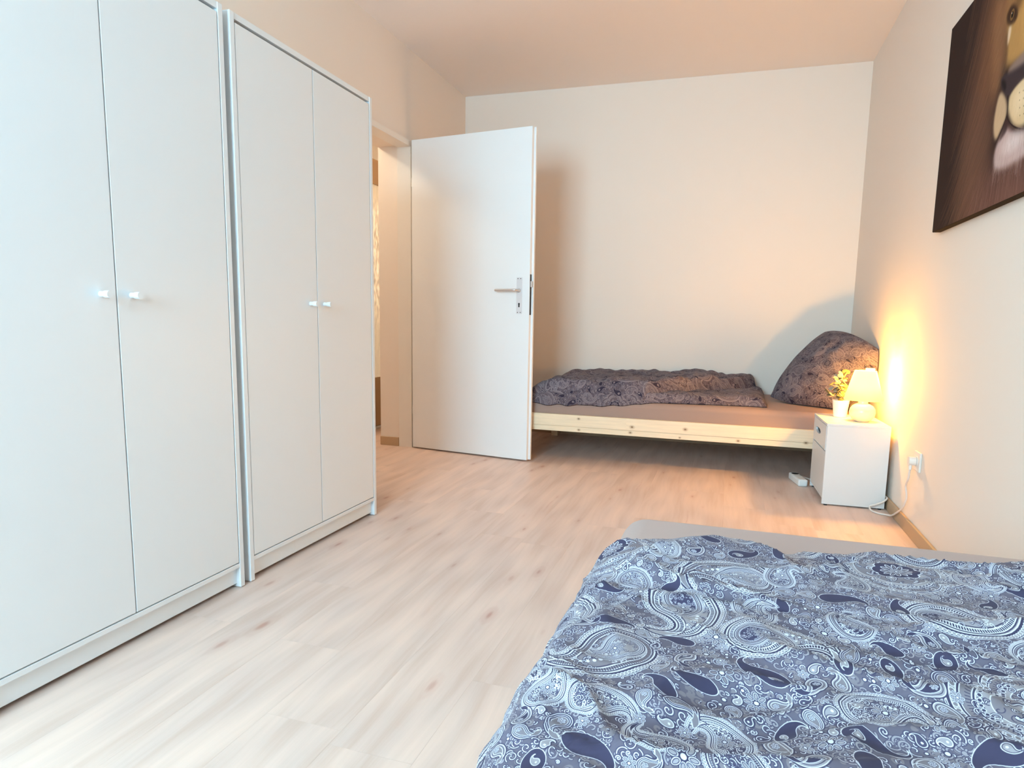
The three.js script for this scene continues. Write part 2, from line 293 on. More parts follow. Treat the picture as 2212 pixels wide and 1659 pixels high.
// ------------------------------------------------------------------ materials
const C = (r, g, b) => new THREE.Color(r, g, b);
const M = {
  wall: std(C(0.875, 0.765, 0.675), 0.9),
  ceiling: std(C(0.94, 0.845, 0.79), 0.92),
  trim: std(C(0.86, 0.785, 0.71), 0.45),
  doorPaint: std(C(0.87, 0.845, 0.835), 0.38),
  wardrobe: std(C(0.80, 0.825, 0.85), 0.42),
  wardrobeInside: std(C(0.5, 0.45, 0.42), 0.6),
  nightstand: std(C(0.76, 0.74, 0.72), 0.45),
  oak: std(0xffffff, 0.42, { map: oak }),
  oakTrim: std(C(0.50, 0.335, 0.2), 0.5),
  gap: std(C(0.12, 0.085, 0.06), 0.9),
  pine: std(0xffffff, 0.5, { map: pine }),
  steel: std(C(0.62, 0.56, 0.53), 0.35, { metalness: 0.6 }),
  alu: std(C(0.72, 0.67, 0.67), 0.5),
  dark: std(C(0.02, 0.017, 0.016), 0.6),
  plastic: std(C(0.82, 0.81, 0.79), 0.4),
  cable: std(C(0.82, 0.73, 0.66), 0.5),
  sheetGrey: std(C(0.49, 0.365, 0.33), 0.95, { sheen: 0.3, sheenRoughness: 0.6, sheenColor: C(0.6, 0.55, 0.5) }),
  sheetBrown: std(C(0.36, 0.24, 0.195), 0.95, { sheen: 0.3, sheenRoughness: 0.6, sheenColor: C(0.5, 0.4, 0.35) }),
  linen: std(0xffffff, 0.9, { map: paisley, bumpMap: weave, bumpScale: 0.0002, sheen: 0.25, sheenRoughness: 0.5, sheenColor: C(0.7, 0.72, 0.8) }),
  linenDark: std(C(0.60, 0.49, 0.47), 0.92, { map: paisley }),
  ceramic: std(C(0.85, 0.74, 0.54), 0.22),
  shade: std(C(0.92, 0.80, 0.40), 0.95, { transmission: 0.45, thickness: 0, side: THREE.DoubleSide, emissive: C(1, 0.6, 0.16), emissiveIntensity: 0.1 }),
  leaf: std(C(0.14, 0.125, 0.06), 0.8, { transmission: 0.15, thickness: 0, side: THREE.DoubleSide }),
  leafPale: std(C(0.42, 0.37, 0.28), 0.8, { transmission: 0.15, thickness: 0, side: THREE.DoubleSide }),
  stem: std(C(0.3, 0.22, 0.1), 0.8),
  soil: std(C(0.05, 0.03, 0.02), 0.95),
  canvasEdge: std(C(0.018, 0.011, 0.009), 0.95, { specularIntensity: 0.3 }),
  lion: std(0xffffff, 0.95, { map: lionPrint, specularIntensity: 0.3 }),
  glass: new THREE.MeshPhysicalMaterial({ color: 0xffffff, roughness: 0, transmission: 1, thickness: 0 }),
  hallWood: std(C(0.50, 0.33, 0.19), 0.5),
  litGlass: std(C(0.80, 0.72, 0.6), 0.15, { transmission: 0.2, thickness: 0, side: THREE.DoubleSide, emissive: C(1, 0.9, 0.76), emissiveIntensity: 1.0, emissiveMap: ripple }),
  plaster: std(C(0.84, 0.74, 0.64), 0.9),
};

// ------------------------------------------------------------------ room shell
const XL = -2.025, XR = 0.7802, ZB = -4.7748, ZF = WIN.z, HC = 2.5463;
const XH = -2.25, DOOR = { z0: -3.86, z1: -2.985, h: 1.963 };   // opening in the left wall

// floor of separate boards running along the room
{
  const floor = structureGroup('floor');
  mesh('underlay', span(-3.5, XR + 0.14, -0.06, -0.0085, -5.6, ZF + 0.1), M.gap, floor);
  const board = (x0, x1, z0, z1, s, off, flip) => {
    const b = 0.0009, t = 0.009, top = 0, y = -t, P = [], U = [], I = [];
    const X = [x0 + 0.0001, x0 + b, x1 - b, x1 - 0.0001], Z = [z0 + 0.0001, z0 + b, z1 - b, z1 - 0.0001];
    const ys = (i, j) => (i === 0 || i === 3 || j === 0 || j === 3 ? top - 0.00022 : top);
    for (let j = 0; j < 4; j++) for (let i = 0; i < 4; i++) { P.push(X[i], ys(i, j), Z[j]); let u = (Z[j] - z0 + off) / BOARD_L, v = (X[i] - x0) / BOARD_W; if (flip) { u = 1 - u; v = 1 - v; } U.push(u, (s + 0.02 + 0.96 * clamp(v, 0, 1)) / STRIPS); }
    for (let j = 0; j < 3; j++) for (let i = 0; i < 3; i++) { const a = j * 4 + i; I.push(a, a + 4, a + 1, a + 1, a + 4, a + 5); }
    const n = P.length / 3; P.push(X[0], y, Z[0], X[3], y, Z[0], X[3], y, Z[3], X[0], y, Z[3]); for (let k = 0; k < 4; k++) U.push(0, (s + 0.5) / STRIPS);
    I.push(n, n + 1, 0, n + 1, 3, 0, n + 1, n + 2, 3, n + 2, 15, 3, n + 2, n + 3, 15, n + 3, 12, 15, n + 3, n, 12, n, 0, 12);
    const g = new THREE.BufferGeometry();
    g.setAttribute('position', new THREE.Float32BufferAttribute(P, 3)); g.setAttribute('uv', new THREE.Float32BufferAttribute(U, 2)); g.setIndex(I); g.computeVertexNormals();
    return g;
  };
  seed = 99;
  const edge0 = -0.93 - BOARD_W * 13;
  for (let r = 0; edge0 + r * BOARD_W < XR; r++) {
    const x0 = edge0 + r * BOARD_W, x1 = Math.min(x0 + BOARD_W, XR + 0.02), hall = x1 < XL - 0.02;
    const za = hall ? -5.5 : x0 < XL + 0.2 ? -5.5 : ZB - 0.02, zb = hall ? -2.2 : ZF + 0.02;
    let z = r === 12 ? -1.38 - 3 * BOARD_L : za - rr(0, BOARD_L);
    let strip = Math.floor(rnd() * STRIPS);
    for (; z < zb; z += BOARD_L) {
      strip = (strip + 1 + Math.floor(rnd() * (STRIPS - 1))) % STRIPS;
      const a = Math.max(z, za), b = Math.min(z + BOARD_L, zb);
      if (b - a > 0.02) mesh('plank', board(x0, x1, a, b, strip, a - z, rnd() < 0.5), M.oak, floor);
    }
  }
}
structure('ceiling', span(-3.5, XR + 0.14, HC, HC + 0.12, -5.6, ZF + 0.2), M.ceiling);
structure('wall_back', span(XL - 0.2, XR + 0.14, 0, HC, ZB - 0.14, ZB), M.wall);
structure('wall_right', span(XR, XR + 0.14, 0, HC, ZB, ZF + 0.2), M.wall);
structure('wall_left', joined([span(XH, XL, 0, HC, ZB, DOOR.z0), span(XH, XL, DOOR.h, HC, DOOR.z0, DOOR.z1), span(XH, XL, 0, HC, DOOR.z1, ZF + 0.2)]), M.wall);
structure('wall_front', joined([span(XL, WIN.x0, 0, HC, ZF, ZF + 0.2), span(WIN.x1, XR, 0, HC, ZF, ZF + 0.2), span(WIN.x0, WIN.x1, 0, WIN.y0, ZF, ZF + 0.2), span(WIN.x0, WIN.x1, WIN.y1, HC, ZF, ZF + 0.2)]), M.wall);
{ // the window behind the camera
  const w = structureGroup('window_1', [(WIN.x0 + WIN.x1) / 2, WIN.y0, ZF + 0.11]);
  const a = (WIN.x1 - WIN.x0) / 2, h = WIN.y1 - WIN.y0;
  mesh('window_frame', joined([span(-a, -a + 0.05, 0, h, -0.035, 0.035), span(a - 0.05, a, 0, h, -0.035, 0.035), span(-a + 0.05, a - 0.05, 0, 0.05, -0.035, 0.035), span(-a + 0.05, a - 0.05, h - 0.05, h, -0.035, 0.035), span(-0.035, 0.035, 0.05, h - 0.05, -0.035, 0.035)]), M.plastic, w);
  for (const s of [-1, 1]) mesh('pane', span(s > 0 ? 0.035 : -a + 0.05, s > 0 ? a - 0.05 : -0.035, 0.05, h - 0.05, -0.003, 0.003), M.glass, w);
  mesh('window_sill', span(-a - 0.03, a + 0.03, -0.03, 0, -0.2, -0.035, 0.006), M.plastic, w);
}
// baseboards in the wood of the floor
structure('baseboard_right', span(XR - 0.013, XR, 0, 0.058, ZB, ZF, 0.003), M.oakTrim);
structure('baseboard_back', span(XL, XR - 0.013, 0, 0.058, ZB, ZB + 0.013, 0.003), M.oakTrim);
structure('baseboard_left', joined([span(XL, XL + 0.013, 0, 0.058, ZB + 0.013, DOOR.z0 - 0.07, 0.003), span(XL, XL + 0.013, 0, 0.058, DOOR.z1 + 0.07, ZF, 0.003)]), M.oakTrim);
structure('baseboard_passage', span(XH, XL - 0.082, 0, 0.06, DOOR.z0, DOOR.z0 + 0.011, 0.003), M.oakTrim);

// door frame round the passage
{
  const f = structureGroup('trim_1');
  const zi = DOOR.z0, zo = DOOR.z1, h = DOOR.h;
  mesh('door_casing', joined([
    span(XL - 0.002, XL + 0.016, 0, h + 0.022, zi - 0.045, zi + 0.012), span(XL - 0.002, XL + 0.016, 0, h + 0.022, zo - 0.012, zo + 0.045), span(XL - 0.002, XL + 0.016, h - 0.012, h + 0.022, zi + 0.012, zo - 0.012)]), M.trim, f);
  mesh('door_lining', joined([
    span(XL - 0.08, XL - 0.002, 0, h, zi, zi + 0.012), span(XL - 0.08, XL - 0.002, 0, h, zo - 0.012, zo), span(XL - 0.08, XL - 0.002, h - 0.012, h, zi + 0.012, zo - 0.012)]), M.trim, f);
}
// the open door leaf
{
  const a = 7.97 * D2R, d = structureGroup('door_1', [-1.998, 0.01, -3.8304], -a), L = 0.852, hh = 1.974;
  d.userData.label = 'white flush room door standing wide open before the far bed';
  mesh('door_leaf', joined([span(0.006, L, 0, hh, -0.026, 0, 0.0015), span(0.006, L + 0.013, 0, hh, -0.042, -0.026, 0.0015)]), M.doorPaint, d);
  for (const y of [0.25, 1.72]) mesh('hinge', new THREE.CylinderGeometry(0.006, 0.006, 0.055, 12).translate(-0.003, y, -0.02), M.plastic, d);
  const plate = mesh('handle_plate', span(0.7665, 0.8035, 0.897, 1.112, 0, 0.0035, 0.0012), M.alu, d);
  for (const [sx, sy] of [[0.776, 1.105], [0.794, 1.105], [0.776, 0.904], [0.794, 0.904]]) mesh('screw', new THREE.CylinderGeometry(0.003, 0.003, 0.001, 10).rotateX(Math.PI / 2).translate(sx, sy, 0.0038), M.gap, plate);
  mesh('keyhole', joined([new THREE.CylinderGeometry(0.0058, 0.0058, 0.0014, 16).rotateX(Math.PI / 2).translate(0.785, 0.955, 0.0036), span(0.7808, 0.7892, 0.935, 0.955, 0.003, 0.0043)]), M.dark, plate);
  const lever = new THREE.CatmullRomCurve3([[0.785, 1.035, 0.003], [0.785, 1.035, 0.035], [0.779, 1.035, 0.046], [0.765, 1.0352, 0.05], [0.72, 1.0355, 0.05], [0.648, 1.035, 0.05]].map((p) => new THREE.Vector3(...p)), false, 'catmullrom', 0.2);
  mesh('door_handle', joined([new THREE.TubeGeometry(lever, 40, 0.0078, 12), new THREE.SphereGeometry(0.0078, 12, 8).translate(0.648, 1.035, 0.05), new THREE.CylinderGeometry(0.011, 0.012, 0.008, 16).rotateX(Math.PI / 2).translate(0.785, 1.035, 0.007)]), M.steel, d);
  mesh('lock_plate', span(L - 0.001, L + 0.0015, 0.89, 1.13, -0.022, -0.004), M.dark, d);
  mesh('latch', span(L, L + 0.011, 1.055, 1.09, -0.019, -0.007, 0.002), M.steel, d);
}
// passage beyond the doorway
structure('wall_hall_back', span(-3.5, XH, 0, HC, -5.6, -5.5), M.plaster);
structure('wall_hall_side', span(XH, XH + 0.1, 0, HC, -5.5, ZB), M.plaster);
structure('wall_hall_left', span(-3.5, -3.4, 0, HC, -5.5, -2.1), M.plaster);
structure('wall_hall_front', span(-3.4, XH, 0, HC, -2.2, -2.1), M.plaster);
{
  const d = structureGroup('door_2', [-2.62, 0, -4.1]);    // a glazed leaf seen edge-long through the doorway
  d.userData.label = 'dark wooden hall door with a pale rippled glass pane';
  const z0 = -0.85, z1 = 0.0, t = 0.02;
  mesh('door_frame_rails', joined([span(-t, t, 1.855, 2.035, z0, z1, 0.002), span(-t, t, 0.022, 0.402, z0, z1, 0.002), span(-t, t, 0.402, 1.855, z1 - 0.11, z1, 0.002), span(-t, t, 0.402, 1.855, z0, z0 + 0.11, 0.002)]), M.hallWood, d);
  const gw = new THREE.PlaneGeometry(0.63, 1.453, 60, 90), p = gw.attributes.position;
  for (let i = 0; i < p.count; i++) p.setZ(i, 0.006 * noise2(p.getX(i) * 26, p.getY(i) * 5) + 0.003 * noiseB(p.getX(i) * 60, p.getY(i) * 13));
  gw.computeVertexNormals();
  mesh('pane', gw.rotateY(Math.PI / 2).translate(0.004, (0.402 + 1.855) / 2, (z0 + z1) / 2), M.litGlass, d);
  mesh('threshold', span(-0.03, 0.03, 0, 0.02, z0 - 0.05, z1 + 0.05, 0.003), M.plastic, d);
}
{ // flush lamp, unseen, added to light the passage and its glass door
  const x = -2.85, z = -3.55, l = thing('added_passage_lamp', [x, HC - 0.09, z], 'unseen round lamp added to light the passage beyond the doorway', 'lamp');
  mesh('lamp_shade', new THREE.SphereGeometry(0.13, 28, 14, 0, Math.PI * 2, Math.PI / 2, Math.PI / 2).scale(1, 0.6, 1).translate(0, 0.06, 0), std(C(0.9, 0.85, 0.75), 0.6, { emissive: C(1, 0.8, 0.55), emissiveIntensity: 1.5 }), l);
  mesh('ceiling_mount', new THREE.CylinderGeometry(0.135, 0.135, 0.03, 28).translate(0, 0.075, 0), M.plastic, l);
  const p = new THREE.PointLight(C(1, 0.88, 0.66), ADDED_HALL_LIGHT); p.name = 'added_passage_light'; p.position.set(x, HC - 0.2, z); p.castShadow = true; p.shadow.radius = 4; scene.add(p);
}

// ------------------------------------------------------------------ wardrobes
function makeWardrobe(label) {
  const w = 0.79, h = 1.76, D = 0.55, t = 0.018, zf = D / 2;
  const g = thing('wardrobe', [0, 0, 0], label, 'wardrobe', 'white two-door wardrobes');
  for (const s of [-1, 1]) mesh('side_panel', span(s > 0 ? w / 2 - t : -w / 2, s > 0 ? w / 2 : -w / 2 + t, 0.002, h, -zf, zf, 0.001), M.wardrobe, g);
  mesh('top_panel', span(-w / 2 + t, w / 2 - t, h - t, h, -zf, zf - 0.002), M.wardrobe, g);
  mesh('bottom_panel', span(-w / 2 + t, w / 2 - t, 0.068, 0.082, -zf, zf - 0.001, 0.001), M.wardrobe, g);
  mesh('back_panel', span(-w / 2 + t, w / 2 - t, 0.082, h - t, -zf, -zf + 0.006), M.wardrobeInside, g);
  mesh('plinth', span(-w / 2 + t, w / 2 - t, 0.013, 0.068, zf - 0.03, zf - 0.016), M.wardrobe, g);
  mesh('gap_shade_strip', span(-w / 2 + t, w / 2 - t, h - t - 0.03, h - t, zf - 0.034, zf - 0.019), M.gap, g);  // dark strip standing in for the shade in the gap above the doors
  const gap = 0.0035, dw = (w - 2 * t - 3 * gap) / 2;
  for (const s of [-1, 1]) {
    const x0 = s < 0 ? -w / 2 + t + gap : gap / 2, d = mesh('door', span(x0, x0 + dw, 0.0855, h - t - 0.0095, zf - 0.017, zf - 0.001, 0.0012), M.wardrobe, g);
    mesh('knob', joined([new THREE.CylinderGeometry(0.0062, 0.0075, 0.02, 18).rotateX(Math.PI / 2).translate(s * 0.042, 0.915, zf + 0.008), new THREE.CylinderGeometry(0.0092, 0.0088, 0.016, 22).rotateX(Math.PI / 2).translate(s * 0.042, 0.915, zf + 0.021)]), M.wardrobe, d);
  }
  return g;
}
const XW = -1.456;
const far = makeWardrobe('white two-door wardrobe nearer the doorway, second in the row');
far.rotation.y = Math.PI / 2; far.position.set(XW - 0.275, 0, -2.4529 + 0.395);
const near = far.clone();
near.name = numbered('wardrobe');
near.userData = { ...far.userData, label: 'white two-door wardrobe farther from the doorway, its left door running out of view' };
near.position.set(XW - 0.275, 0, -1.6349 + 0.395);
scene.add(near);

// ------------------------------------------------------------------ soft bedding
// a padded slab: outline by (u, v), a lower side that follows base(x, z), a padded and creased top
function slab(nu, nv, place, base, thick, edge, crease, uvs, lower = 0.004) {
  const P = [], U = [], I = [], n = (nu + 1) * (nv + 1);
  for (const top of [1, 0]) for (let j = 0; j <= nv; j++) for (let i = 0; i <= nu; i++) {
    const u = i / nu, v = j / nv, [x, z] = place(u, v), e = edge(u, v, x, z), b = base(x, z);
    const y = top ? b + lower + (thick(x, z) + crease(x, z)) * e : b - 0.002 * (1 - e);
    P.push(x, y, z); const q = uvs(x, z, y); U.push(q[0], q[1]);
  }
  const at = (t, i, j) => (t ? 0 : n) + j * (nu + 1) + i;
  for (let j = 0; j < nv; j++) for (let i = 0; i < nu; i++) {
    let a = at(1, i, j), b = at(1, i + 1, j), c = at(1, i, j + 1), d = at(1, i + 1, j + 1); I.push(a, c, b, b, c, d);
    a += n; b += n; c += n; d += n; I.push(a, b, c, b, d, c);
  }
  const rim = (i0, j0, i1, j1) => { const a = at(1, i0, j0), b = at(1, i1, j1); I.push(a, b, a + n, b, b + n, a + n); };
  for (let i = 0; i < nu; i++) { rim(i, 0, i + 1, 0); rim(i + 1, nv, i, nv); }
  for (let j = 0; j < nv; j++) { rim(0, j + 1, 0, j); rim(nu, j, nu, j + 1); }
  const g = new THREE.BufferGeometry();
  g.setAttribute('position', new THREE.Float32BufferAttribute(P, 3)); g.setAttribute('uv', new THREE.Float32BufferAttribute(U, 2)); g.setIndex(I); g.computeVertexNormals();
  return g;
}
const round = (d, r) => { const t = clamp(d / r, 0, 1); return Math.sqrt(Math.max(0, 1 - (1 - t) * (1 - t))); };

function bedFrame(name, x0, x1, z0, z1, yb, yt, label, long) {     // a low pine frame on four legs, with two-board sides
  const g = thing(name, [(x0 + x1) / 2, 0, (z0 + z1) / 2], label, 'bed frame');
  const a = (x1 - x0) / 2, b = (z1 - z0) / 2, t = 0.022, ym = yb + (yt - yb) * 0.31;
  const wood = (q) => planarUV(q, long === 'x' ? (x, y, z) => (x + a) / 2 + (z > 0 ? 0.62 : 0.15) : (x, y, z) => (z + b) / 2, (x, y) => (y - yb) / (yt - yb));
  const sides = long === 'x' ? [[-a, a, b - t, b], [-a, a, -b, -b + t]] : [[-a, -a + t, -b, b], [a - t, a, -b, b]];
  for (const [p, q, r, s] of sides) {
    const rail = mesh('side_rail', wood(span(p, q, ym + 0.001, yt, r, s, 0.0015)), M.pine, g);
    const inx = long === 'x' ? 0 : 0.003, inz = long === 'x' ? 0.003 : 0;
    mesh('ledge_strip', wood(span(p + inx, q - inx, yb, ym, r + inz, s - inz, 0.0015)), M.pine, rail);
  }
  const ends = long === 'x' ? [[-a, -a + t, -b + t, b - t], [a - t, a, -b + t, b - t]] : [[-a + t, a - t, b - t, b], [-a + t, a - t, -b, -b + t]];
  for (const [p, q, r, s] of ends) mesh('end_rail', wood(span(p, q, yb, yt, r, s, 0.0015)), M.pine, g);
  for (const sx of [-1, 1]) for (const sz of [-1, 1]) mesh('leg', wood(span(sx * (a - 0.09) - 0.025, sx * (a - 0.09) + 0.025, 0, yb + 0.024, sz * (b - 0.055) - 0.028, sz * (b - 0.055) + 0.028, 0.002)), M.pine, g);
  mesh('slatted_base', joined(Array.from({ length: 14 }, (_, k) => { const L = (long === 'x' ? a : b) - t - 0.07, c = lerp(-L, L, k / 13); return long === 'x' ? span(c - 0.045, c + 0.045, yb + 0.025, yb + 0.045, -b + t, b - t) : span(-a + t, a - t, yb + 0.025, yb + 0.045, c - 0.045, c + 0.045); })), M.pine, g);
  return g;
}
function mattress(name, x0, x1, y0, y1, z0, z1, r, mat, label, sag) {
  const g = new RoundedBoxGeometry(x1 - x0, y1 - y0, z1 - z0, 5, r);
  const m = mesh(name, g, mat, scene, [(x0 + x1) / 2, (y0 + y1) / 2, (z0 + z1) / 2]);
  return tag(m, label, 'mattress');
}

// ---- far bed, along the back wall
const FB = { x0: -1.32, x1: 0.745, z1: -3.80, z0: -4.745 };
bedFrame('bed_frame', FB.x0, FB.x1, FB.z0, FB.z1, 0.192, 0.297, 'knotty pale pine bed frame against the back wall', 'x');
mattress('mattress', FB.x0 + 0.024, FB.x1 - 0.024, 0.2385, 0.392, FB.z0 + 0.024, FB.z1 - 0.023, 0.035, M.sheetBrown, 'mattress in a brown-grey fitted sheet on the far pine bed');
{
  const top = 0.392, zF = FB.z1 - 0.012;
  const base = (x, z) => (z < -3.858 ? top + 0.004 : z < -3.822 ? 0.357 + Math.sqrt(Math.max(0, 0.039 * 0.039 - (z + 3.858) * (z + 3.858))) : 0.372 - 1.6 * (z + 3.822));
  const crease = (x, z) => 0.010 * noise2(x * 3.4, z * 4.2) + 0.007 * noiseB(x * 9, z * 8);
  const low = slab(80, 50, (u, v) => { const x = lerp(-1.195, 0.24, u); return [x + 0.010 * noise2(v * 3, u * 2) * (u > 0.9 ? 1 : 0.2), lerp(FB.z0 + 0.03, zF - 0.115 * smooth(-0.75, 0.2, x) + 0.006 * noise2(u * 9, 4), v)]; }, base, () => 0.052,
    (u, v) => round(u * 1.43, 0.22) * round((1 - u) * 1.43, 0.10) * round(v * 0.92, 0.1) * round((1 - v) * 0.92, 0.06), crease, (x, z, y) => [x / PAISLEY, (z - 0.7 * y) / PAISLEY]);
  const lowTop = (x, z) => base(x, z) + 0.047 * smooth(0, 0.05, zF - 0.115 * smooth(-0.75, 0.2, x) - z);
  const up = slab(110, 60, (u, v) => { const x = lerp(-1.205, 0.195, u), k = clamp((x + 0.47) / 0.66, 0, 1), zf = zF - 0.018 - 0.735 * k * (0.85 + 0.15 * k) - 0.012 * noise2(x * 4, 9) * smooth(-0.5, 0, x); return [x, lerp(FB.z0 + 0.025, zf, v)]; },
    (x, z) => lerp(base(x, z), lowTop(x, z), smooth(-1.2, -0.98, x)), (x) => 0.082 + 0.012 * Math.sin(x * 5 + 2.2) - 0.012 * smooth(-0.4, 0.2, x),
    (u, v, x, z) => round(u * 1.4, 0.3) * round((1 - u) * 1.4, 0.05) * round(v * 0.8, 0.06) * round((1 - v) * Math.max(0.1, zF - FB.z0 - 0.8 * clamp((x + 0.47) / 0.66, 0, 1)), 0.038), (x, z) => 1.4 * crease(x + 5, z), (x, z, y) => [(x + 0.2 * z) / PAISLEY, (z - 0.7 * y) / PAISLEY]);
  tag(mesh('duvet', mergeGeometries([low, up]), M.linenDark, scene), 'folded dark paisley duvet lying flat on the far bed', 'duvet');
}
{ // big pillow slumped in the corner
  const B = [new THREE.Vector3(0.21, 0.39, -4.3), new THREE.Vector3(0.74, 0.40, -3.87), new THREE.Vector3(0.585, 0.87, -4.5), new THREE.Vector3(0.79, 0.77, -3.81)];
  const N = 48, P = [], U = [], I = [], n = (N + 1) * (N + 1), nrm = new THREE.Vector3().subVectors(B[1], B[0]).cross(new THREE.Vector3().subVectors(B[2], B[0])).normalize();
  for (const s of [1, -1]) for (let j = 0; j <= N; j++) for (let i = 0; i <= N; i++) {
    const u = i / N, v = j / N, a = 2 * u - 1, b = 2 * v - 1;
    const uu = 0.5 + 0.5 * a * Math.sqrt(1 - b * b / 4), vv = 0.5 + 0.5 * b * Math.sqrt(1 - a * a / 4);
    const q = new THREE.Vector3().addScaledVector(B[0], (1 - uu) * (1 - vv)).addScaledVector(B[1], uu * (1 - vv)).addScaledVector(B[2], (1 - uu) * vv).addScaledVector(B[3], uu * vv);
    const t = 0.115 * Math.pow(Math.max(0, 1 - a * a), 0.55) * Math.pow(Math.max(0, 1 - b * b), 0.55) + 0.012 * noise2(u * 4 + s, v * 4) * (1 - a * a) * (1 - b * b);
    q.addScaledVector(nrm, s * t); q.y = Math.max(q.y, 0.396 + 0.01 * u); q.x = Math.min(q.x, XR - 0.006); q.z = Math.max(q.z, ZB + 0.01);
    P.push(q.x, q.y, q.z); U.push(u * 0.8 / PAISLEY + 0.3, v * 0.8 / PAISLEY);
  }
  for (let j = 0; j < N; j++) for (let i = 0; i < N; i++) { const a = j * (N + 1) + i, b = a + 1, c = a + N + 1, d = c + 1; I.push(a, b, c, b, d, c, a + n, c + n, b + n, b + n, c + n, d + n); }
  const g = new THREE.BufferGeometry(); g.setAttribute('position', new THREE.Float32BufferAttribute(P, 3)); g.setAttribute('uv', new THREE.Float32BufferAttribute(U, 2)); g.setIndex(I); g.computeVertexNormals();
  tag(mesh('pillow', g, M.linenDark, scene), 'large dark paisley pillow slumped upright in the room corner', 'pillow');
}

// ---- near bed, along the right wall
const NB = { x0: -0.2, x1: 0.742, z0: -1.412, z1: 0.6 };
bedFrame('bed_frame', NB.x0 + 0.012, NB.x1 - 0.005, NB.z0 + 0.02, NB.z1 + 0.02, 0.19, 0.30, 'pine frame under the near bed by the right wall', 'z');
mattress('mattress', NB.x0, NB.x1, 0.3005, 0.45, NB.z0, NB.z1, 0.055, M.sheetGrey, 'mattress in a taupe fitted sheet, bottom right, beneath the bright paisley duvet');
{
  const top = 0.45;
  const zFar = (x) => -1.11 - 0.115 * smooth(-0.15, 0.45, x) - 0.01 * noise2(x * 7, 1.7);
  const base = (x, z) => (x > -0.145 ? top + 0.004 : x > -0.199 ? 0.395 + Math.sqrt(Math.max(0, 0.059 * 0.059 - (x + 0.145) * (x + 0.145))) : 0.419 + 0.6 * (x + 0.199));
  const crease = (x, z) => {
    const wx = x + 0.05 * noise2(x * 3, z * 3), wz = z + 0.06 * noiseB(x * 2.4, z * 2.4);
    const ridge = (n) => Math.pow(1 - Math.abs(n), 3);
    return 0.016 * noise2(wx * 2.6, wz * 3.4 + 7) + 0.015 * ridge(noiseB(wx * 3.1 + wz * 1.8, wz * 6.0 - wx * 1.2)) + 0.006 * ridge(noise2(wx * 6 + 3, wz * 12)) - 0.010;
  };
  const g = slab(190, 260, (u, v) => { const x0 = -0.222 + 0.010 * noise2(v * 16, 2.2) + 0.006 * noiseB(v * 40, 1), x = lerp(x0, 0.765, u); return [x, lerp(zFar(x), 0.5, v)]; }, base, () => 0.052,
    (u, v, x, z) => round(u * 0.99, 0.09) * round((1 - u) * 0.99, 0.08) * round(v * 1.7, 0.10) * round((1 - v) * 1.7, 0.1), crease,
    (x, z, y) => [(x + 0.4 + 0.35 * (y - 0.5)) / PAISLEY, -(z - 0.5 * (y - 0.5)) / PAISLEY]);
  tag(mesh('duvet', g, M.linen, scene), 'bright navy and white paisley duvet spread over the near bed', 'duvet');
}

// ------------------------------------------------------------------ nightstand and what is on it
{
  const w = 0.280, d = 0.378, h = 0.404, t = 0.012, cx = 0.610, cz = -3.5405;
  const n = thing('nightstand', [cx, 0, cz], 'small white box nightstand beneath the lit lamp', 'nightstand', null, 0.035);
  const a = w / 2, b = d / 2;
  for (const s of [-1, 1]) mesh('side_panel', span(-a + 0.002, a, 0.006, h - t, s > 0 ? b - t : -b, s > 0 ? b : -b + t, 0.001), M.nightstand, n);
  mesh('top_panel', span(-a, a, h - t, h, -b, b, 0.001), M.nightstand, n);
  mesh('back_panel', span(a - 0.006, a, 0.02, h - t, -b + t, b - t), M.nightstand, n);
  mesh('bottom_panel', span(-a + 0.004, a - 0.006, 0.03, 0.042, -b + t, b - t), M.nightstand, n);
  mesh('shelf', span(-a + 0.02, a - 0.006, 0.262, 0.272, -b + t, b - t), M.nightstand, n);
  // drawer front with an oval grip hole, facing the room's left side
  const q = new THREE.Shape(); q.moveTo(-b + t + 0.001, 0.27); q.lineTo(b - t - 0.001, 0.27); q.lineTo(b - t - 0.001, h - t - 0.002); q.lineTo(-b + t + 0.001, h - t - 0.002); q.closePath();
  const hole = new THREE.Path(); hole.absellipse(-0.045, 0.335, 0.075, 0.016, 0, Math.PI * 2, true); q.holes.push(hole);
  const dr = mesh('drawer', new THREE.ExtrudeGeometry(q, { depth: t, bevelEnabled: false, curveSegments: 24 }).rotateY(-Math.PI / 2).translate(-a + t, 0, 0), M.nightstand, n);
  mesh('drawer_box_and_shade', joined([span(-a + t + 0.001, a - 0.03, 0.275, 0.278, -b + 0.03, b - 0.03), span(a - 0.033, a - 0.03, 0.278, 0.36, -b + 0.03, b - 0.03), span(-a + 0.045, -a + 0.048, 0.278, 0.385, -b + 0.014, b - 0.014)]), M.gap, dr);  // drawer floor and back, plus a dark sheet as shade behind the grip hole
  mesh('door', span(-a + 0.002, -a + t, 0.045, 0.262, -b + t + 0.002, b - t - 0.002, 0.001), M.nightstand, n);
  for (const sx of [-1, 1]) for (const sz of [-1, 1]) mesh('foot', new THREE.CylinderGeometry(0.008, 0.008, 0.006, 12).translate(sx * (a - 0.02), 0.003, sz * (b - 0.006)), M.dark, n);
}
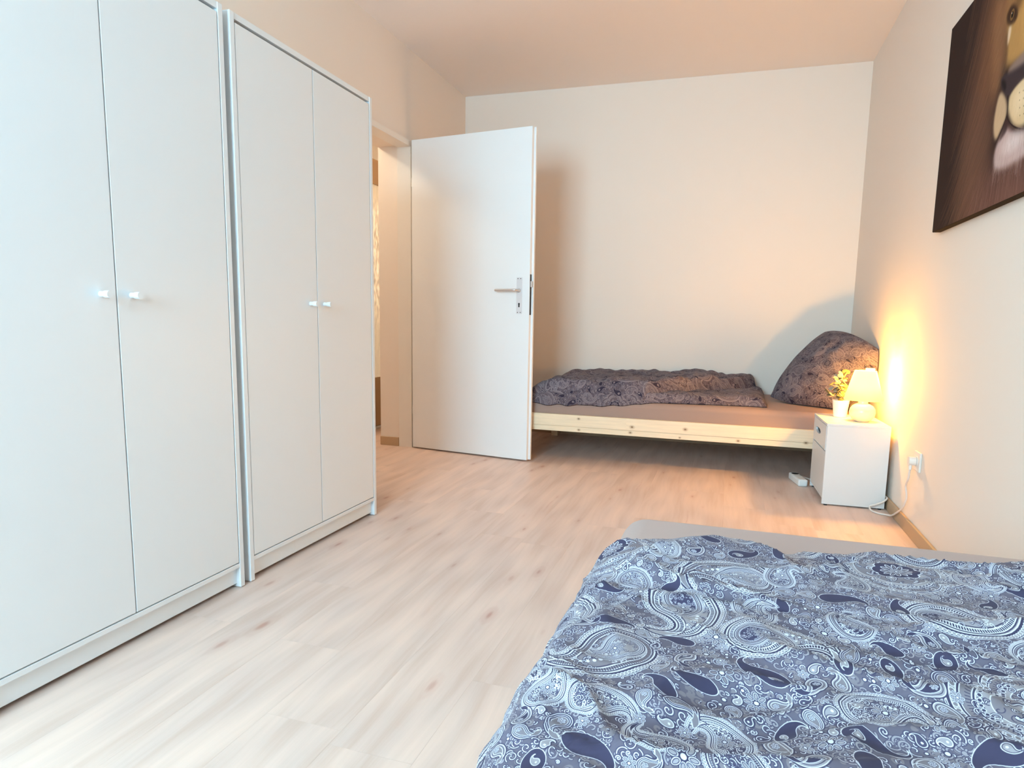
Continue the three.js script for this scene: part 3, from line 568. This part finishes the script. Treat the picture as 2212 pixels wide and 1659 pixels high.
{
  const l = thing('table_lamp', [LAMP.x, 0.4045, LAMP.z], 'lit table lamp with a round cream base and cone shade', 'lamp');
  const lathe = (pts, seg = 40) => new THREE.LatheGeometry(pts.map((p) => new THREE.Vector2(...p)), seg);
  mesh('base', lathe([[0, 0], [0.030, 0], [0.033, 0.002], [0.046, 0.012], [0.056, 0.028], [0.0595, 0.045], [0.057, 0.062], [0.047, 0.077], [0.034, 0.085], [0.026, 0.088], [0, 0.088]]), M.ceramic, l);
  mesh('neck', lathe([[0.022, 0.087], [0.0215, 0.105], [0.016, 0.107], [0.015, 0.128], [0, 0.128]], 28), M.ceramic, l);
  mesh('lamp_shade', lathe([[0.0885, 0.107], [0.089, 0.109], [0.0495, 0.250], [0.0485, 0.252], [0.0475, 0.250], [0.087, 0.109], [0.0885, 0.107]], 56), M.shade, l);
  mesh('shade_carrier', joined([new THREE.TorusGeometry(0.02, 0.0015, 6, 24).rotateX(Math.PI / 2).translate(0, 0.135, 0), ...[0, 1, 2].map((k) => new THREE.CylinderGeometry(0.0012, 0.0012, 0.06, 6).rotateZ(Math.PI / 2).translate(0.05, 0.135, 0).rotateY(k * 2.094))]), M.steel, l);
  mesh('shade_clip', span(0.0, 0.04, 0.252, 0.266, -0.012, 0.012, 0.003), M.plastic, l);
  mesh('bulb', new THREE.SphereGeometry(0.022, 24, 16).scale(1, 1.15, 1).translate(0, 0.208, 0), std(C(1, 0.9, 0.7), 0.5, { emissive: C(1, 0.78, 0.42), emissiveIntensity: 14 }), l);
  mesh('bulb_socket', new THREE.CylinderGeometry(0.012, 0.013, 0.062, 18).translate(0, 0.157, 0), M.plastic, l);
  const p = new THREE.PointLight(LAMP.color, LAMP.power); p.name = 'table_lamp_light'; p.position.set(LAMP.x, 0.4045 + 0.208, LAMP.z); p.castShadow = true; p.shadow.radius = 1.6; scene.add(p);
}
{
  const px = 0.572, pz = -3.625, p = thing('potted_plant', [px, 0.4045, pz], 'small leafy plant in a white pot behind the lamp', 'plant');
  mesh('pot', new THREE.LatheGeometry([[0, 0], [0.029, 0], [0.031, 0.002], [0.040, 0.083], [0.041, 0.087], [0.039, 0.087], [0.036, 0.074], [0, 0.074]].map((q) => new THREE.Vector2(...q)), 36), M.plastic, p);
  mesh('soil', new THREE.CylinderGeometry(0.036, 0.036, 0.006, 24).translate(0, 0.073, 0), M.soil, p);
  seed = 4242;
  const leaf = (pale) => { const s = pale ? rr(0.011, 0.015) : rr(0.013, 0.019); const g = new THREE.SphereGeometry(s, 10, 6).scale(1, 0.16, 1.25); return g.rotateX(rr(-0.9, 0.9)).rotateZ(rr(-0.9, 0.9)).rotateY(rr(0, 6.3)); };
  for (let k = 0; k < 15; k++) {
    const a = k * 0.93 + rr(-0.2, 0.2), toLamp = Math.cos(a - 1.012), reach = rr(0.02, 0.07) * (toLamp > 0 ? 1 - 0.75 * toLamp : 1), up = rr(0.035, 0.16) * (reach > 0.055 ? 0.7 : 1), tip = new THREE.Vector3(Math.cos(a) * reach - 0.012, 0.076 + up, Math.sin(a) * reach - 0.014);
    const cv = new THREE.QuadraticBezierCurve3(new THREE.Vector3(Math.cos(a) * 0.006, 0.074, Math.sin(a) * 0.006), new THREE.Vector3(Math.cos(a) * reach * 0.3, 0.076 + up * 0.7, Math.sin(a) * reach * 0.3), tip);
    mesh('stem', new THREE.TubeGeometry(cv, 8, 0.0012, 5), M.stem, p);
    for (let i = 0; i < 6; i++) { const q = cv.getPoint(0.35 + 0.65 * i / 5), pale = rnd() < 0.5; q.x += rr(-0.012, 0.012); q.z += rr(-0.012, 0.012); if (Math.hypot(q.x - (LAMP.x - px), q.z - (LAMP.z - pz)) < 0.116) continue; mesh('leaf', leaf(pale).translate(q.x, q.y + rr(-0.006, 0.008), q.z), pale ? M.leafPale : M.leaf, p); }
  }
}

// ------------------------------------------------------------------ power strip, its cord and the wall socket
const tube = (pts, r, n = 80) => new THREE.TubeGeometry(new THREE.CatmullRomCurve3(pts.map((p) => new THREE.Vector3(...p))), n, r, 10);
const SOCK = { z: -2.965, y: 0.322 };
{
  const p = thing('power_strip', [0.411, 0, -3.782], 'white power strip on the floor beside the nightstand, its cord looping to the wall', 'power strip', null, 0.2);
  const body = mesh('body', new RoundedBoxGeometry(0.05, 0.038, 0.185, 4, 0.009).translate(0, 0.0195, 0), M.plastic, p);
  for (const z of [-0.055, 0, 0.055]) mesh('socket', new THREE.CylinderGeometry(0.0195, 0.0175, 0.0016, 24).translate(0, 0.0388, z), z < -0.01 ? M.dark : M.nightstand, body);
  p.updateMatrixWorld(true);
  const into = p.matrixWorld.clone().invert(), o = XR - 0.012;
  const cord = mesh('cord', tube([[0.75, 0.285, -2.965], [0.752, 0.24, -2.985], [0.757, 0.20, -3.03], [0.764, 0.15, -3.03], [0.762, 0.10, -3.06], [0.758, 0.05, -3.14], [0.755, 0.012, -3.225], [0.742, 0.0055, -3.258], [0.715, 0.0055, -3.27], [0.69, 0.008, -3.31], [0.688, 0.02, -3.33], [0.71, 0.03, -3.328], [0.742, 0.045, -3.332], [0.7615, 0.06, -3.345], [0.7622, 0.06, -3.40], [0.7622, 0.05, -3.5], [0.7615, 0.02, -3.71], [0.756, 0.012, -3.75], [0.72, 0.006, -3.77], [0.6, 0.006, -3.79], [0.5, 0.006, -3.85], [0.42, 0.012, -3.92], [0.394, 0.018, -3.878]], 0.0042, 220).applyMatrix4(into), M.cable, p);
  mesh('plug', joined([new THREE.CylinderGeometry(0.018, 0.0185, 0.026, 24).rotateZ(Math.PI / 2).translate(o - 0.014, SOCK.y, SOCK.z), new THREE.CylinderGeometry(0.007, 0.006, 0.03, 14).translate(o - 0.018, SOCK.y - 0.022, SOCK.z)]).applyMatrix4(into), M.trim, cord);
}
{
  const s = thing('wall_socket', [XR, SOCK.y, SOCK.z], 'white wall socket low on the right wall', 'socket');
  mesh('cover_frame', span(-0.009, 0, -0.041, 0.041, -0.041, 0.041, 0.003), M.trim, s);
  mesh('insert', new THREE.CylinderGeometry(0.021, 0.021, 0.003, 28).rotateZ(Math.PI / 2).translate(-0.0105, 0, 0), M.trim, s);
}
// ------------------------------------------------------------------ picture
{
  const z0 = -2.975, w = 1.2, y0 = 1.248, hh = 0.76;
  const c = thing('canvas_picture', [XR - 0.001, y0, z0 + w / 2], 'large canvas print of a lion face, upper right wall', 'picture');
  mesh('stretched_canvas', span(-0.029, 0, 0, hh, -w / 2, w / 2, 0.002), M.canvasEdge, c);
  mesh('print', new THREE.PlaneGeometry(w - 0.002, hh - 0.002).rotateY(-Math.PI / 2).translate(-0.0298, hh / 2, 0), M.lion, c);
}

renderer.render(scene, camera);
